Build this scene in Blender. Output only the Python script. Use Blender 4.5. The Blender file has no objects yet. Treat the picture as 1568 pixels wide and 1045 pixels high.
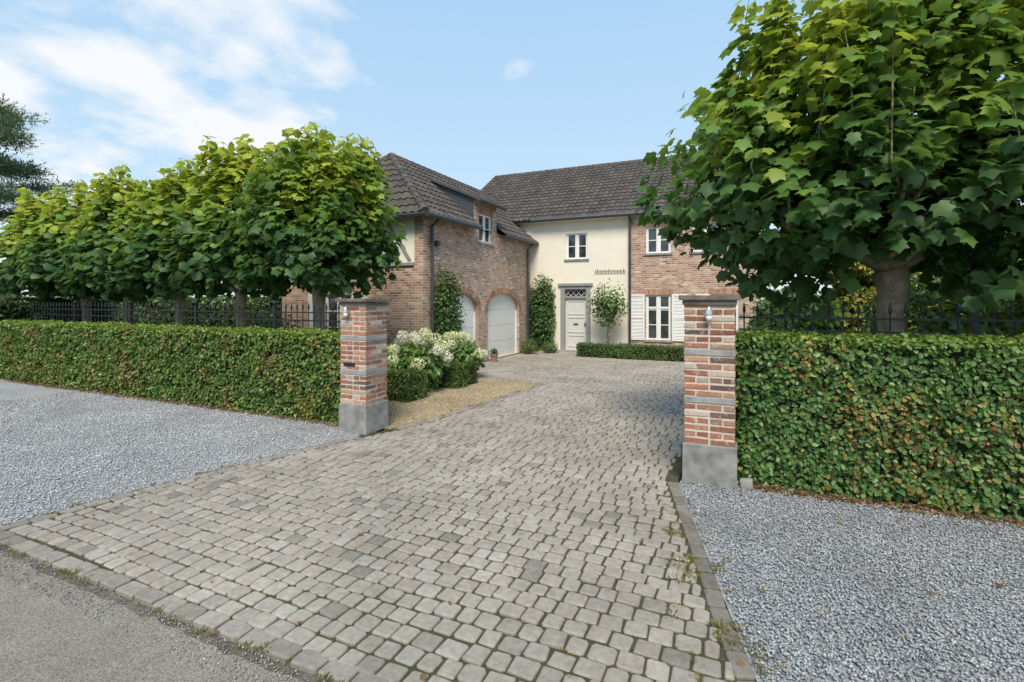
import bpy, math, random, numpy as np, bmesh
from mathutils import Vector, noise as mnoise
rng=np.random.default_rng(7); random.seed(7)
S=bpy.context.scene
rad=math.radians

# ------------------------------------------------------------ materials
def newmat(name):
    m=bpy.data.materials.new(name); m.use_nodes=True
    nt=m.node_tree; nt.nodes.clear()
    out=nt.nodes.new('ShaderNodeOutputMaterial')
    b=nt.nodes.new('ShaderNodeBsdfPrincipled')
    nt.links.new(b.outputs[0],out.inputs[0])
    return m,nt,b,out
def N(nt,t,**k):
    n=nt.nodes.new(t)
    for a,v in k.items(): setattr(n,a,v)
    return n
def noise_node(nt,scale,detail=4,rough=.6,vec=None):
    n=N(nt,'ShaderNodeTexNoise'); n.inputs['Scale'].default_value=scale
    n.inputs['Detail'].default_value=detail; n.inputs['Roughness'].default_value=rough
    if vec is None:
        g=N(nt,'ShaderNodeNewGeometry'); vec=g.outputs['Position']
    nt.links.new(vec,n.inputs['Vector']); return n
def ramp(nt,src,stops):
    r=N(nt,'ShaderNodeValToRGB'); e=r.color_ramp.elements
    while len(e)<len(stops): e.new(.5)
    for i,(p,c) in enumerate(stops):
        e[i].position=p; e[i].color=(*c,1) if len(c)==3 else c
    nt.links.new(src,r.inputs[0]); return r
def mix(nt,fac,a,b,mode='MIX'):
    m=N(nt,'ShaderNodeMix',data_type='RGBA',blend_type=mode)
    for s,v in ((m.inputs[0],fac),(m.inputs[6],a),(m.inputs[7],b)):
        if isinstance(v,bpy.types.NodeSocket): nt.links.new(v,s)
        elif isinstance(v,(int,float)): s.default_value=v
        else: s.default_value=(*v,1)
    return m.outputs[2]
def bump(nt,b,h,strength=.4,dist=.02):
    n=N(nt,'ShaderNodeBump'); n.inputs['Strength'].default_value=strength; n.inputs['Distance'].default_value=dist
    nt.links.new(h,n.inputs['Height']); nt.links.new(n.outputs[0],b.inputs['Normal'])
def g3(v): return (v,v,v)

def mat_plain(name,c,rough=.6,ns=8,var=.15,bs=.15,metal=0):
    m,nt,b,o=newmat(name)
    n=noise_node(nt,ns,5)
    c1=tuple(x*(1-var) for x in c); c2=tuple(min(1,x*(1+var)) for x in c)
    r=ramp(nt,n.outputs[0],[(.3,c1),(.7,c2)])
    nt.links.new(r.outputs[0],b.inputs['Base Color'])
    b.inputs['Roughness'].default_value=rough; b.inputs['Metallic'].default_value=metal
    n2=noise_node(nt,ns*12,3); bump(nt,b,n2.outputs[0],bs,.01)
    return m
def mat_attr(name,rough=.85,ns=30,lo=.7,hi=1.25,bs=.5,dist=.01,white=None,spec=.3,moss=None,big=None):
    m,nt,b,o=newmat(name)
    a=N(nt,'ShaderNodeAttribute',attribute_name='Col')
    n=noise_node(nt,ns,6)
    r=ramp(nt,n.outputs[0],[(.3,g3(lo)),(.7,g3(min(1,hi)))])
    c=mix(nt,1.0,a.outputs[0],r.outputs[0],'MULTIPLY')
    if big:
        nb=noise_node(nt,big,6,.65); rb=ramp(nt,nb.outputs[0],[(.32,g3(.70)),(.6,g3(1))]); c=mix(nt,1.0,c,rb.outputs[0],'MULTIPLY')
    if white:
        n3=noise_node(nt,white[0],6,.7); r3=ramp(nt,n3.outputs[0],[(white[1],g3(0)),(white[1]+.12,g3(1))])
        ml=N(nt,'ShaderNodeMath',operation='MULTIPLY'); nt.links.new(r3.outputs[0],ml.inputs[0]); ml.inputs[1].default_value=white[2]
        c=mix(nt,ml.outputs[0],c,white[3])
    if moss:
        n4=noise_node(nt,moss[0],6,.75); r4=ramp(nt,n4.outputs[0],[(moss[1],g3(0)),(moss[1]+.1,g3(moss[2]))])
        c=mix(nt,r4.outputs[0],c,moss[3])
    nt.links.new(c,b.inputs['Base Color']); b.inputs['Roughness'].default_value=rough
    b.inputs['Specular IOR Level'].default_value=spec
    n2=noise_node(nt,ns*4,5,.7); bump(nt,b,n2.outputs[0],bs,dist)
    return m
def mat_leaf(name,trans=.35,rough=.45,spec=.35):
    m,nt,b,o=newmat(name)
    a=N(nt,'ShaderNodeAttribute',attribute_name='Col')
    n=noise_node(nt,9,3); r=ramp(nt,n.outputs[0],[(.3,g3(.8)),(.7,g3(1))])
    c=mix(nt,1.0,a.outputs[0],r.outputs[0],'MULTIPLY')
    nt.links.new(c,b.inputs['Base Color']); b.inputs['Roughness'].default_value=rough
    b.inputs['Specular IOR Level'].default_value=spec
    t=N(nt,'ShaderNodeBsdfTranslucent')
    c2=mix(nt,1.0,c,(1.0,1.0,.45),'MULTIPLY'); 
    g=N(nt,'ShaderNodeGamma'); g.inputs[1].default_value=.78; nt.links.new(c2,g.inputs[0])
    nt.links.new(g.outputs[0],t.inputs[0])
    ms=N(nt,'ShaderNodeMixShader'); ms.inputs[0].default_value=trans
    nt.links.new(b.outputs[0],ms.inputs[1]); nt.links.new(t.outputs[0],ms.inputs[2]); nt.links.new(ms.outputs[0],o.inputs[0])
    return m
def mat_brickwall(name):
    m,nt,b,o=newmat(name)
    g=N(nt,'ShaderNodeNewGeometry'); sp=N(nt,'ShaderNodeSeparateXYZ'); nt.links.new(g.outputs['Position'],sp.inputs[0])
    ad=N(nt,'ShaderNodeMath',operation='ADD'); nt.links.new(sp.outputs[0],ad.inputs[0]); nt.links.new(sp.outputs[1],ad.inputs[1])
    cb=N(nt,'ShaderNodeCombineXYZ'); nt.links.new(ad.outputs[0],cb.inputs[0]); nt.links.new(sp.outputs[2],cb.inputs[1])
    dn=noise_node(nt,6,2,.5,cb.outputs[0])
    vm=N(nt,'ShaderNodeVectorMath',operation='MULTIPLY_ADD'); nt.links.new(dn.outputs[1],vm.inputs[0]); vm.inputs[1].default_value=(.012,.012,0); nt.links.new(cb.outputs[0],vm.inputs[2])
    t=N(nt,'ShaderNodeTexBrick'); nt.links.new(vm.outputs[0],t.inputs['Vector'])
    t.inputs['Color1'].default_value=(0,0,0,1); t.inputs['Color2'].default_value=(1,1,1,1); t.inputs['Mortar'].default_value=(.5,.5,.5,1)
    t.inputs['Scale'].default_value=1; t.inputs['Mortar Size'].default_value=.010; t.inputs['Mortar Smooth'].default_value=.3
    t.inputs['Brick Width'].default_value=.21; t.inputs['Row Height'].default_value=.068; t.inputs['Bias'].default_value=0
    r=ramp(nt,t.outputs[0],[(.0,(.17,.10,.075)),(.2,(.37,.18,.115)),(.42,(.47,.25,.16)),(.6,(.55,.34,.235)),(.8,(.38,.20,.135)),(1,(.68,.58,.48))])
    n=noise_node(nt,1.3,5); r2=ramp(nt,n.outputs[0],[(.3,g3(.82)),(.7,g3(1))])
    c=mix(nt,1.0,r.outputs[0],r2.outputs[0],'MULTIPLY')
    n5=noise_node(nt,3.2,6,.78); r5=ramp(nt,n5.outputs[0],[(.48,g3(0)),(.70,g3(.6))])
    c=mix(nt,r5.outputs[0],c,(.64,.56,.46))
    c=mix(nt,t.outputs['Fac'],c,(.56,.49,.40))
    nt.links.new(c,b.inputs['Base Color']); b.inputs['Roughness'].default_value=.9
    n2=noise_node(nt,60,4); inv=N(nt,'ShaderNodeMath',operation='SUBTRACT'); nt.links.new(n2.outputs[0],inv.inputs[0]); nt.links.new(t.outputs['Fac'],inv.inputs[1])
    bump(nt,b,inv.outputs[0],.6,.01)
    return m
def mat_ground(name,stops,ns,ns2,stops2=None,voro=None,bs=.6,dist=.02,rough=.95):
    m,nt,b,o=newmat(name)
    n=noise_node(nt,ns,8,.65); r=ramp(nt,n.outputs[0],stops); c=r.outputs[0]
    n2=noise_node(nt,ns2,4,.7)
    r2=ramp(nt,n2.outputs[0],stops2 or [(.35,g3(.7)),(.65,g3(1))]); c=mix(nt,1.0,c,r2.outputs[0],'MULTIPLY')
    h=n2.outputs[0]
    if voro:
        g=N(nt,'ShaderNodeNewGeometry'); v=N(nt,'ShaderNodeTexVoronoi'); v.inputs['Scale'].default_value=voro; nt.links.new(g.outputs['Position'],v.inputs['Vector'])
        rv=ramp(nt,v.outputs['Color'],[(.1,g3(.6)),(.9,g3(1))]); c=mix(nt,1.0,c,rv.outputs[0],'MULTIPLY')
        rd=ramp(nt,v.outputs['Distance'],[(.0,g3(1)),(.8,g3(0))]); h=rd.outputs[0]
    nt.links.new(c,b.inputs['Base Color']); b.inputs['Roughness'].default_value=rough; b.inputs['Specular IOR Level'].default_value=.2
    bump(nt,b,h,bs,dist); return m

M={}
M['leaf']=mat_leaf('plane_leaf',.44)
M['hleaf']=mat_leaf('hedge_leaf',.28,.4,.4)
M['petal']=mat_leaf('petal',.2,.7,.2)
M['bark']=mat_attr('bark',.9,14,.65,1.1,.6,.02,white=(9,.50,.65,(.52,.44,.32)))
M['brickgeo']=mat_attr('pillar_brick',.9,35,.68,1.2,.7,.006,white=(20,.55,.55,(.62,.55,.47)))
M['paver']=mat_attr('paver_stone',.9,26,.68,1.25,.7,.008,white=(1.4,.61,.22,(.56,.53,.47)),moss=(2.3,.57,.45,(.20,.175,.115)),big=.7)
M['pebble']=mat_attr('pebble',.85,60,.8,1.1,.3,.003,big=.9)
M['tile']=mat_attr('roof_tile',.8,6,.7,1.15,.5,.01,moss=(2.5,.62,.4,(.16,.15,.12)),spec=.2)
M['brick']=mat_brickwall('house_brick')
M['cream']=mat_plain('cream_render',(.80,.745,.62),.9,1.5,.05,.1)
M['white']=mat_plain('white_paint',(.80,.79,.76),.5,3,.03,.03)
M['gdoor']=mat_plain('garage_door_paint',(.80,.79,.75),.5,1,.03,.03)
M['greydoor']=mat_plain('grey_paint',(.27,.28,.28),.6,6,.1,.05)
M['doorw']=mat_plain('front_door_paint',(.62,.62,.57),.5,3,.04,.03)
M['iron']=mat_plain('black_iron',(.025,.027,.03),.45,20,.3,.1,.3)
M['zinc']=mat_plain('dark_zinc',(.07,.08,.09),.5,6,.2,.08,.3)
M['slate']=mat_plain('bluestone',(.29,.285,.28),.85,9,.28,.4)
M['plinth']=mat_plain('pillar_bluestone',(.24,.235,.225),.85,6,.38,.4)
M['cap']=mat_plain('cap_stone',(.15,.13,.11),.9,10,.35,.5)
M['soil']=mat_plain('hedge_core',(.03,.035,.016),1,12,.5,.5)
M['terracotta']=mat_plain('terracotta',(.35,.2,.13),.8,10,.2,.2)
M['galv']=mat_plain('galvanised_metal',(.55,.56,.57),.35,20,.1,.05,.8)
M['mortar']=mat_plain('lime_mortar',(.58,.52,.44),.95,15,.2,.5)
def mglass():
    m,nt,b,o=newmat('window_glass')
    n=noise_node(nt,2.2,3); r=ramp(nt,n.outputs[0],[(.35,(.012,.015,.018)),(.7,(.07,.08,.09))])
    nt.links.new(r.outputs[0],b.inputs['Base Color']); b.inputs['Roughness'].default_value=.05; b.inputs['Specular IOR Level'].default_value=.9
    return m
M['glass']=mglass()
M['grass']=mat_ground('grass',[(.3,(.035,.06,.015)),(.7,(.08,.12,.03))],1.2,40)
M['road']=mat_ground('road_asphalt',[(.3,(.26,.23,.19)),(.52,(.33,.30,.25)),(.7,(.42,.385,.33))],1.6,95,[(.38,g3(.42)),(.6,g3(1))],bs=1,dist=.008)
M['joint']=mat_ground('paving_joint',[(.35,(.10,.085,.06)),(.5,(.07,.075,.035)),(.68,(.14,.12,.085))],1.7,90)
M['gravel']=mat_ground('grey_gravel',[(.3,(.36,.37,.38)),(.7,(.50,.51,.525))],.8,60,voro=60,dist=.012)
M['tan']=mat_ground('tan_gravel',[(.3,(.42,.32,.2)),(.7,(.56,.45,.30))],1.2,60,voro=60,dist=.01)
M['dirt']=mat_ground('dirt_edge',[(.35,(.15,.12,.08)),(.55,(.25,.22,.17)),(.72,(.33,.30,.25))],4,110,bs=1,dist=.02)

# ------------------------------------------------------------ mesh helpers
def empty(name,loc=(0,0,0)):
    o=bpy.data.objects.new(name,None); o.location=loc; S.collection.objects.link(o); return o
def link(name,me,parent=None,loc=(0,0,0)):
    o=bpy.data.objects.new(name,me); S.collection.objects.link(o); o.location=loc
    if parent: o.parent=parent
    return o
def np_mesh(name,V,loops,sizes,mat,cols=None,parent=None,loc=(0,0,0),smooth=False):
    me=bpy.data.meshes.new(name); me.vertices.add(len(V)); me.vertices.foreach_set('co',V.astype(np.float32).ravel())
    me.loops.add(len(loops)); me.loops.foreach_set('vertex_index',loops.astype(np.int32))
    me.polygons.add(len(sizes)); st=np.concatenate([[0],np.cumsum(sizes)[:-1]]).astype(np.int32)
    me.polygons.foreach_set('loop_start',st)
    me.update(calc_edges=True)
    if smooth: me.polygons.foreach_set('use_smooth',np.ones(len(sizes),bool))
    if cols is not None:
        a=me.color_attributes.new('Col','FLOAT_COLOR','POINT'); c=np.ones((len(V),4),np.float32); c[:,:3]=cols; a.data.foreach_set('color',c.ravel())
    me.materials.append(mat)
    return link(name,me,parent,loc)
def nrm(a): return a/np.maximum(np.linalg.norm(a,axis=-1,keepdims=True),1e-9)
def frames(n,y=None):
    n=nrm(n)
    if y is None: y=rng.normal(size=n.shape)
    y=nrm(y-(y*n).sum(-1,keepdims=True)*n); x=np.cross(y,n)
    return np.stack([x,y,n],-1)
def instance(name,tv,tf,T,R,Sc,cols,mat,parent=None,loc=(0,0,0),smooth=False):
    tv=np.array(tv,float); n=len(T); k=len(tv)
    Sc=np.asarray(Sc,float)
    if Sc.ndim==1: Sc=Sc[:,None]
    V=np.einsum('nij,nkj->nki',R,tv[None]*Sc[:,None,:])+T[:,None,:]
    fl=np.concatenate([np.array(f) for f in tf]); fs=np.array([len(f) for f in tf])
    loops=(fl[None]+(np.arange(n)*k)[:,None]).ravel(); sizes=np.tile(fs,n)
    c=np.repeat(cols,k,axis=0)
    return np_mesh(name,V.reshape(-1,3),loops,sizes,mat,c,parent,loc,smooth)
PL=[(0,0,0),(.22,-.1,-.02),(.5,.12,-.07),(.40,.3,.0),(.58,.62,-.1),(.30,.68,-.02),(0,1.0,-.14)]
PL=PL+[(-x,y,z) for x,y,z in PL[1:6]][::-1]+[(0,.36,.05)]
PLF=[(12,i,(i+1)%12) for i in range(12)]
PS=[(0,0,0),(.5,.15,-.08),(.52,.6,-.1),(0,1,-.12),(-.52,.6,-.1),(-.5,.15,-.08),(0,.4,.06)]
PSF=[(6,i,(i+1)%6) for i in range(6)]
SL=[(0,0,0),(.33,.3,.07),(.28,.7,.05),(0,1,-.05),(-.28,.7,.05),(-.33,.3,.07)]
SLF=[(0,1,2,3),(0,3,4,5)]
PEB=[(1,0,.1),(.2,.9,0),(-.9,.3,.1),(-.5,-.8,-.1),(.5,-.8,0),(.1,.1,.75),(0,0,-.7)]
PEBF=[(5,i,(i+1)%5) for i in range(5)]+[(6,(i+1)%5,i) for i in range(5)]

class B:
    def __init__(s): s.v=[];s.f=[];s.c=[]
    def add(s,v,f,col=(1,1,1)):
        o=len(s.v); s.v+= [tuple(p) for p in v]; s.f+=[tuple(i+o for i in q) for q in f]; s.c+=[col]*len(v)
    def box(s,x0,x1,y0,y1,z0,z1,col=(1,1,1),jit=0):
        v=[(x,y,z) for z in (z0,z1) for x,y in ((x0,y0),(x1,y0),(x1,y1),(x0,y1))]
        if jit: v=[tuple(c+random.uniform(-jit,jit) for c in p) for p in v]
        s.add(v,[(0,3,2,1),(4,5,6,7),(0,1,5,4),(1,2,6,5),(2,3,7,6),(3,0,4,7)],col)
    def tube(s,pts,radii,seg=8,col=(1,1,1),cap=True):
        pts=[Vector(p) for p in pts]; v=[]; f=[]
        ref=None
        for i,p in enumerate(pts):
            d=(pts[min(i+1,len(pts)-1)]-pts[max(i-1,0)]).normalized()
            if ref is None: ref=d.orthogonal().normalized()
            a=(ref-d*ref.dot(d)).normalized(); ref=a; b=d.cross(a)
            for k in range(seg):
                t=2*math.pi*k/seg; v.append(p+(a*math.cos(t)+b*math.sin(t))*radii[i])
        for i in range(len(pts)-1):
            for k in range(seg): f.append((i*seg+k,i*seg+(k+1)%seg,(i+1)*seg+(k+1)%seg,(i+1)*seg+k))
        if cap: f.append(tuple(range(seg))[::-1]); f.append(tuple((len(pts)-1)*seg+k for k in range(seg)))
        s.add(v,f,col)
    def build(s,name,mat,parent=None,loc=(0,0,0),smooth=False,bevel=0,recalc=True):
        me=bpy.data.meshes.new(name); me.from_pydata(s.v,[],s.f); 
        a=me.color_attributes.new('Col','FLOAT_COLOR','POINT')
        c=np.ones((len(s.v),4),np.float32); c[:,:3]=np.array(s.c); a.data.foreach_set('color',c.ravel())
        if recalc:
            bm=bmesh.new(); bm.from_mesh(me); bmesh.ops.recalc_face_normals(bm,faces=bm.faces); bm.to_mesh(me); bm.free()
        if smooth: me.polygons.foreach_set('use_smooth',np.ones(len(me.polygons),bool))
        me.materials.append(mat); o=link(name,me,parent,loc)
        if bevel:
            md=o.modifiers.new('bevel','BEVEL'); md.width=bevel; md.segments=2; md.limit_method='ANGLE'
        return o
def sheet(name,poly,z,mat):
    b=B(); b.add([(x,y,z) for x,y in poly],[tuple(range(len(poly)))]); return b.build(name,mat,recalc=False)

# ------------------------------------------------------------ ground surfaces
sheet('ground',[(-400,-400),(400,-400),(400,400),(-400,400)],-.05,M['grass'])
xs=np.linspace(-60,60,1400); ed=[(float(x),1.89+.04*mnoise.noise(Vector((x*1.7,0,0)))+.04*mnoise.noise(Vector((x*9,3,0)))) for x in xs]
sheet('road',[(-200,-6),(200,-6),(200,1.86)]+ed[::-1]+[(-200,1.86)],-.014,M['road'])
sheet('road_verge',[(-60,1.70),(60,1.70),(60,2.02),(-60,2.02)],-.020,M['dirt'])
LE=([2.0,3.4,5.6,6.2,6.8,11.0],[-5.8,-5.55,-5.0,-4.78,-4.62,-4.2])
RE=([2.0,2.85,3.65,5.6,6.6,7.5,18],[.35,.08,-.12,-.6,-.6,.4,.6])
def lft(y): return -7.45 if y>11.05 else float(np.interp(y,*LE))
def rgt(y): return float(np.interp(y,*RE))
ys=[2.0,2.4,2.85,3.4,3.65,4.5,5.6,6.2,6.6]
poly=[(rgt(y)-.01,y) for y in ys]+[(.4,7.5),(.6,18.2),(-7.5,18.2),(-7.5,11.06)]+[(float(np.interp(y,*LE)),y) for y in [11.05,6.8,6.2,5.6,3.4,2.0]]
sheet('driveway_bed',poly,-.002,M['joint'])
sheet('grey_gravel_area',[(-30,2.02)]+[(float(np.interp(y,*LE)),y) for y in (2.02,3.4,5.6)]+[(-5.0,6.5),(-30,6.5)],-.008,M['gravel'])
sheet('grey_gravel_area',[(rgt(2.02),2.02),(14,2.02),(14,6.3),(-.55,6.3),(-.6,5.6),(-.12,3.65),(.08,2.85)],-.008,M['gravel'])
sheet('tan_gravel_bed',[(-7.5,6.1),(-4.8,6.1),(-4.62,6.8),(-4.2,11.05),(-7.5,11.05)],.002,M['tan'])

# pavers
pb=B()
def paver(cx,cy,w,d,ang=0,col=None):
    if col is None:
        k=random.random(); g=random.gauss(.375,.022)
        col=(g*1.09,g*.985,g*.84)
        if k<.04: col=(g*.78,g*.71,g*.62)
        elif k<.09: col=(.45,.42,.37)
        elif k<.18: col=(g*1.06,g*.93,g*.78)
    z=random.gauss(.012,.003); ca,sa=math.cos(ang),math.sin(ang); v=[]
    tx,ty=random.gauss(0,.018),random.gauss(0,.018)
    ch=random.uniform(.008,.018)
    cs=[(-1,-.5),(-.5,-1),(.5,-1),(1,-.5),(1,.5),(.5,1),(-.5,1),(-1,.5)]
    jj=[(random.uniform(-.004,.004),random.uniform(-.004,.004)) for _ in cs]
    for lev,(ins,zz) in enumerate(((0,-.03),(0,z-.009),(.004,z-.003),(.011,z))):
        for (sx,sy),(jx,jy) in zip(cs,jj):
            qx=(w/2-ins)*(1 if abs(sx)==1 else max(.3,1-ch/(w/2)))*(1 if sx>0 else -1)
            qy=(d/2-ins)*(1 if abs(sy)==1 else max(.3,1-ch/(d/2)))*(1 if sy>0 else -1)
            x=qx+jx; y=qy+jy
            v.append((cx+x*ca-y*sa,cy+x*sa+y*ca,zz+(x*tx+y*ty if lev>0 else 0)))
    n=8; f=[tuple(range(24,32))]
    for l in range(3):
        for k in range(n): f.append((l*n+k,l*n+(k+1)%n,l*n+n+(k+1)%n,l*n+n+k))
    pb.add(v,f,col)
y=2.08
while y<18.1:
    d=random.uniform(.132,.146); yc=y+d/2
    x=lft(yc)+.14; xe=rgt(yc)-.14
    first=True
    while x<xe:
        w=random.uniform(.12,.165)
        if first: w*=random.uniform(.5,1); first=False
        if x+w>xe: w=max(.06,xe-x)
        yy=yc+.022*math.sin(x*1.3+yc*.6)+.01*math.sin(x*3.1+yc*2)+random.gauss(0,.003)
        if not(5.62<yc<6.3 and (x<-4.85 or x+w>-.62)):
            paver(x+w/2,yy,w-.013,d-.013,random.gauss(0,.022))
        x+=w
    y+=d
def edgerow(pts,off,L=.19,W=.11,dark=1,skip=0):
    for (x0,y0),(x1,y1) in zip(pts[:-1],pts[1:]):
        ln=math.hypot(x1-x0,y1-y0); n=max(1,int(ln/L)); a=math.atan2(y1-y0,x1-x0)
        for i in range(n):
            t=(i+.5)/n; g=random.uniform(.27,.38)*dark
            paver(x0+(x1-x0)*t-math.sin(a)*off,y0+(y1-y0)*t+math.cos(a)*off,ln/n-.012,W,a+random.gauss(0,.02),(g*1.06,g*.96,g*.83))
edgerow([(lft(y),y) for y in (2.08,3.4,5.6)],-.06)
edgerow([(-4.78,6.2),(-4.62,6.8),(-4.2,11.0)],-.06)
edgerow([(rgt(y),y) for y in (2.08,2.85,3.65,5.6)],.06,dark=.72)
edgerow([(-5.85,2.02),(.4,2.02)],0,L=.2,W=.12,dark=1.0)
pb.build('paved_driveway',M['paver'],recalc=False)

# pebbles
def pebbles(name,n,xr,yr,inside,smin,smax,pal,z=0):
    x=rng.uniform(*xr,n); y=rng.uniform(*yr,n); k=np.array([inside(a,b) for a,b in zip(x,y)]); x=x[k];y=y[k]; n=len(x)
    s=rng.uniform(smin,smax,n)**1; Sc=np.stack([s,s*rng.uniform(.6,.9,n),s*rng.uniform(.45,.8,n)],-1)
    nn=rng.normal(size=(n,3))*.5+[0,0,1]
    pal=np.array(pal); c=pal[rng.integers(0,len(pal),n)]*rng.uniform(.78,1.18,(n,1))
    und=np.array([mnoise.noise(Vector((a*1.1,b*1.1,4))) for a,b in zip(x,y)])*.008
    T=np.stack([x,y,z+s*.1+und+rng.uniform(-.004,.004,n)],-1)
    instance(name,PEB,PEBF,T,frames(nn),Sc,np.clip(c,0,.78),M['pebble'])
greypal=[(.37,.385,.40),(.42,.435,.45),(.31,.32,.335),(.52,.53,.54),(.39,.40,.41),(.22,.23,.24),(.47,.48,.49)]
lightpal=[(.50,.51,.525),(.56,.57,.58),(.44,.45,.46),(.66,.66,.66),(.53,.54,.55),(.35,.355,.36)]
pebbles('grey_gravel_stones',75000,(-.6,3.6),(2.02,6.0),lambda a,b:a>rgt(b)+.02 and a<b*.62+.2,.007,.0150,greypal,.004)
pebbles('grey_gravel_stones',62000,(-13,-5.0),(2.02,6.2),lambda a,b:a<np.interp(b,*LE)-.02,.008,.0165,lightpal,.002)
pebbles('tan_gravel_stones',26000,(-7.4,-4.1),(6.1,11),lambda a,b:a<np.interp(b,*LE)-.02,.010,.018,[(.56,.45,.3),(.48,.37,.23),(.64,.54,.38),(.44,.33,.2)],.004)
pebbles('loose_grit',7000,(-6.2,.8),(1.74,2.06),lambda a,b:True,.003,.009,greypal+[(.2,.17,.13),(.25,.2,.14)],z=-.012)
def flat_litter(name,n,xr,yf,ys_,pal,s0,s1):
    x=rng.uniform(*xr,n); y=yf+rng.normal(size=n)*ys_; T=np.stack([x,y,rng.uniform(.008,.022,n)],-1); pal=np.array(pal)
    instance(name,SL,SLF,T,frames(rng.normal(size=(n,3))*.3+[0,0,1]),rng.uniform(s0,s1,n),pal[rng.integers(0,len(pal),n)]*rng.uniform(.6,1.2,(n,1)),M['hleaf'])
lit=[(.28,.17,.08),(.22,.13,.06),(.35,.24,.11),(.15,.10,.05)]
flat_litter('leaf_litter',2600,(0,4),5.80,.06,lit,.015,.045)
flat_litter('leaf_litter',2600,(-16,-5.4),5.98,.05,lit,.02,.05)

# weeds tufts
def blades(name,centers,nper,h,spread,pal):
    T=[];D=[];H=[];C=[]
    for cx,cy,sc in centers:
        for i in range(nper):
            a=random.uniform(0,6.28); r=spread*sc*random.random(); T.append((cx+r*math.cos(a),cy+r*math.sin(a),.004)); 
            D.append((math.cos(a)*.8+random.gauss(0,.3),math.sin(a)*.8+random.gauss(0,.3),random.uniform(.3,1.3))); H.append(h*sc*random.uniform(.5,1.2)); C.append(np.array(random.choice(pal))*random.uniform(.7,1.2))
    T=np.array(T);D=np.array(D);H=np.array(H)
    nn=np.cross(D,rng.normal(size=D.shape)); R=frames(nn,D)
    instance(name,[(0,0,0),(.14,.3,0),(.11,.7,0),(0,1,0),(-.11,.7,0),(-.14,.3,0)],SLF,T,R,H,np.array(C),M['hleaf'])
cent=[]
for i in range(420):
    y=random.uniform(2.3,4.4); x=rgt(y)+random.gauss(-.14,.11)
    if mnoise.noise(Vector((x*3,y*3,8)))>-.02: cent.append((x,y,random.uniform(.2,.75)))
for i in range(90):
    y=random.uniform(4.3,5.6); cent.append((rgt(y)+random.gauss(-.12,.12),y,random.uniform(.2,.5)))
for i in range(44):
    x=random.choice([-5.2,-4.4,-3.4,-2.6,-1.7])+random.gauss(0,.15); cent.append((x,1.94+random.gauss(0,.03),random.uniform(.2,.75)))
for i in range(34):
    y=random.uniform(2.0,5.5); cent.append((lft(y)+random.gauss(0,.05),y,random.uniform(.2,.7)))
for i in range(40):
    y=random.uniform(5.8,11); cent.append((lft(min(y,11))+random.gauss(0.05,.05),y,random.uniform(.3,.8)))
for i in range(1300):
    a=random.random()**1.5; y=random.uniform(2.2,8.5); x=rgt(y)-.1-a*3.2
    if mnoise.noise(Vector((x*1.3,y*1.3,2)))>-.05: cent.append((x,y,random.uniform(.13,.30)))
blades('weed_tufts',cent,24,.045,.055,[(.16,.20,.045),(.2,.21,.06),(.27,.22,.08),(.12,.15,.04),(.30,.25,.10),(.22,.16,.08)])
n=110; T=np.stack([np.concatenate([rng.uniform(-.3,2.6,35),rng.uniform(-12,-5.2,35),rng.uniform(-5.5,0,40)]),np.concatenate([rng.uniform(2.5,5.9,35),rng.uniform(2.1,6.2,35),rng.uniform(2,9,40)]),np.full(n,.026)],-1)
pal=np.array([(.35,.2,.07),(.3,.16,.07),(.4,.28,.1),(.2,.12,.06)])
instance('fallen_leaves',PS,PSF,T,frames(rng.normal(size=(n,3))*.25+[0,0,1]),rng.uniform(.015,.045,n),pal[rng.integers(0,4,n)],M['hleaf'])

# ------------------------------------------------------------ hedges
def hedge(name,x0,x1,y0,y1,h,dens,ls,colf,faces='fts',core=.07,zb=.02,amp=.05):
    e=empty(name,((x0+x1)/2,(y0+y1)/2,0)); L=(-(x0+x1)/2,-(y0+y1)/2,0)
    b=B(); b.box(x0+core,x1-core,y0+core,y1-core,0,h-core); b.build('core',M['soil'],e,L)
    P=[];Nn=[]
    def face(n,f,nv):
        u=rng.random(n);v=rng.random(n); p=f(u,v); P.append(p); Nn.append(np.tile(nv,(n,1)))
    zz=lambda v: zb+(h-zb)*v
    if 'f' in faces: face(int(dens*(x1-x0)*h),lambda u,v:np.stack([x0+(x1-x0)*u,np.full_like(u,y0),zz(v)],-1),(0,-1,0))
    if 't' in faces: face(int(dens*(x1-x0)*(y1-y0)),lambda u,v:np.stack([x0+(x1-x0)*u,y0+(y1-y0)*v,np.full_like(u,h)],-1),(0,0,1))
    if 's' in faces:
        face(int(dens*(y1-y0)*h),lambda u,v:np.stack([np.full_like(u,x1),y0+(y1-y0)*u,zz(v)],-1),(1,0,0))
        face(int(dens*(y1-y0)*h),lambda u,v:np.stack([np.full_like(u,x0),y0+(y1-y0)*u,zz(v)],-1),(-1,0,0))
    P=np.concatenate(P);Nn=np.concatenate(Nn)
    nz=np.array([mnoise.noise(Vector(p)*1.6) for p in P]); nz2=np.array([mnoise.noise(Vector(p)*6+Vector((9,3,1))) for p in P])
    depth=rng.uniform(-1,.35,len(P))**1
    off=amp*(nz*.9+nz2*.9)+depth*.06
    P=P+Nn*off[:,None]+rng.normal(size=P.shape)*.014
    P[:,2]=np.maximum(P[:,2],.01)
    n2=Nn*1.0+rng.normal(size=P.shape)*.6+np.array([0,0,.45])
    yd=rng.normal(size=P.shape)*.7+np.array([0,0,-.5])+Nn*.3
    C=colf(P,nz,nz2,depth)
    k=~((nz2<-.30)&(rng.random(len(P))<.6))
    instance('foliage',SL,SLF,P[k],frames(n2[k],yd[k]),ls*rng.uniform(.65,1.25,k.sum()),C[k],M['hleaf'],e,L)
    return e
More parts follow.
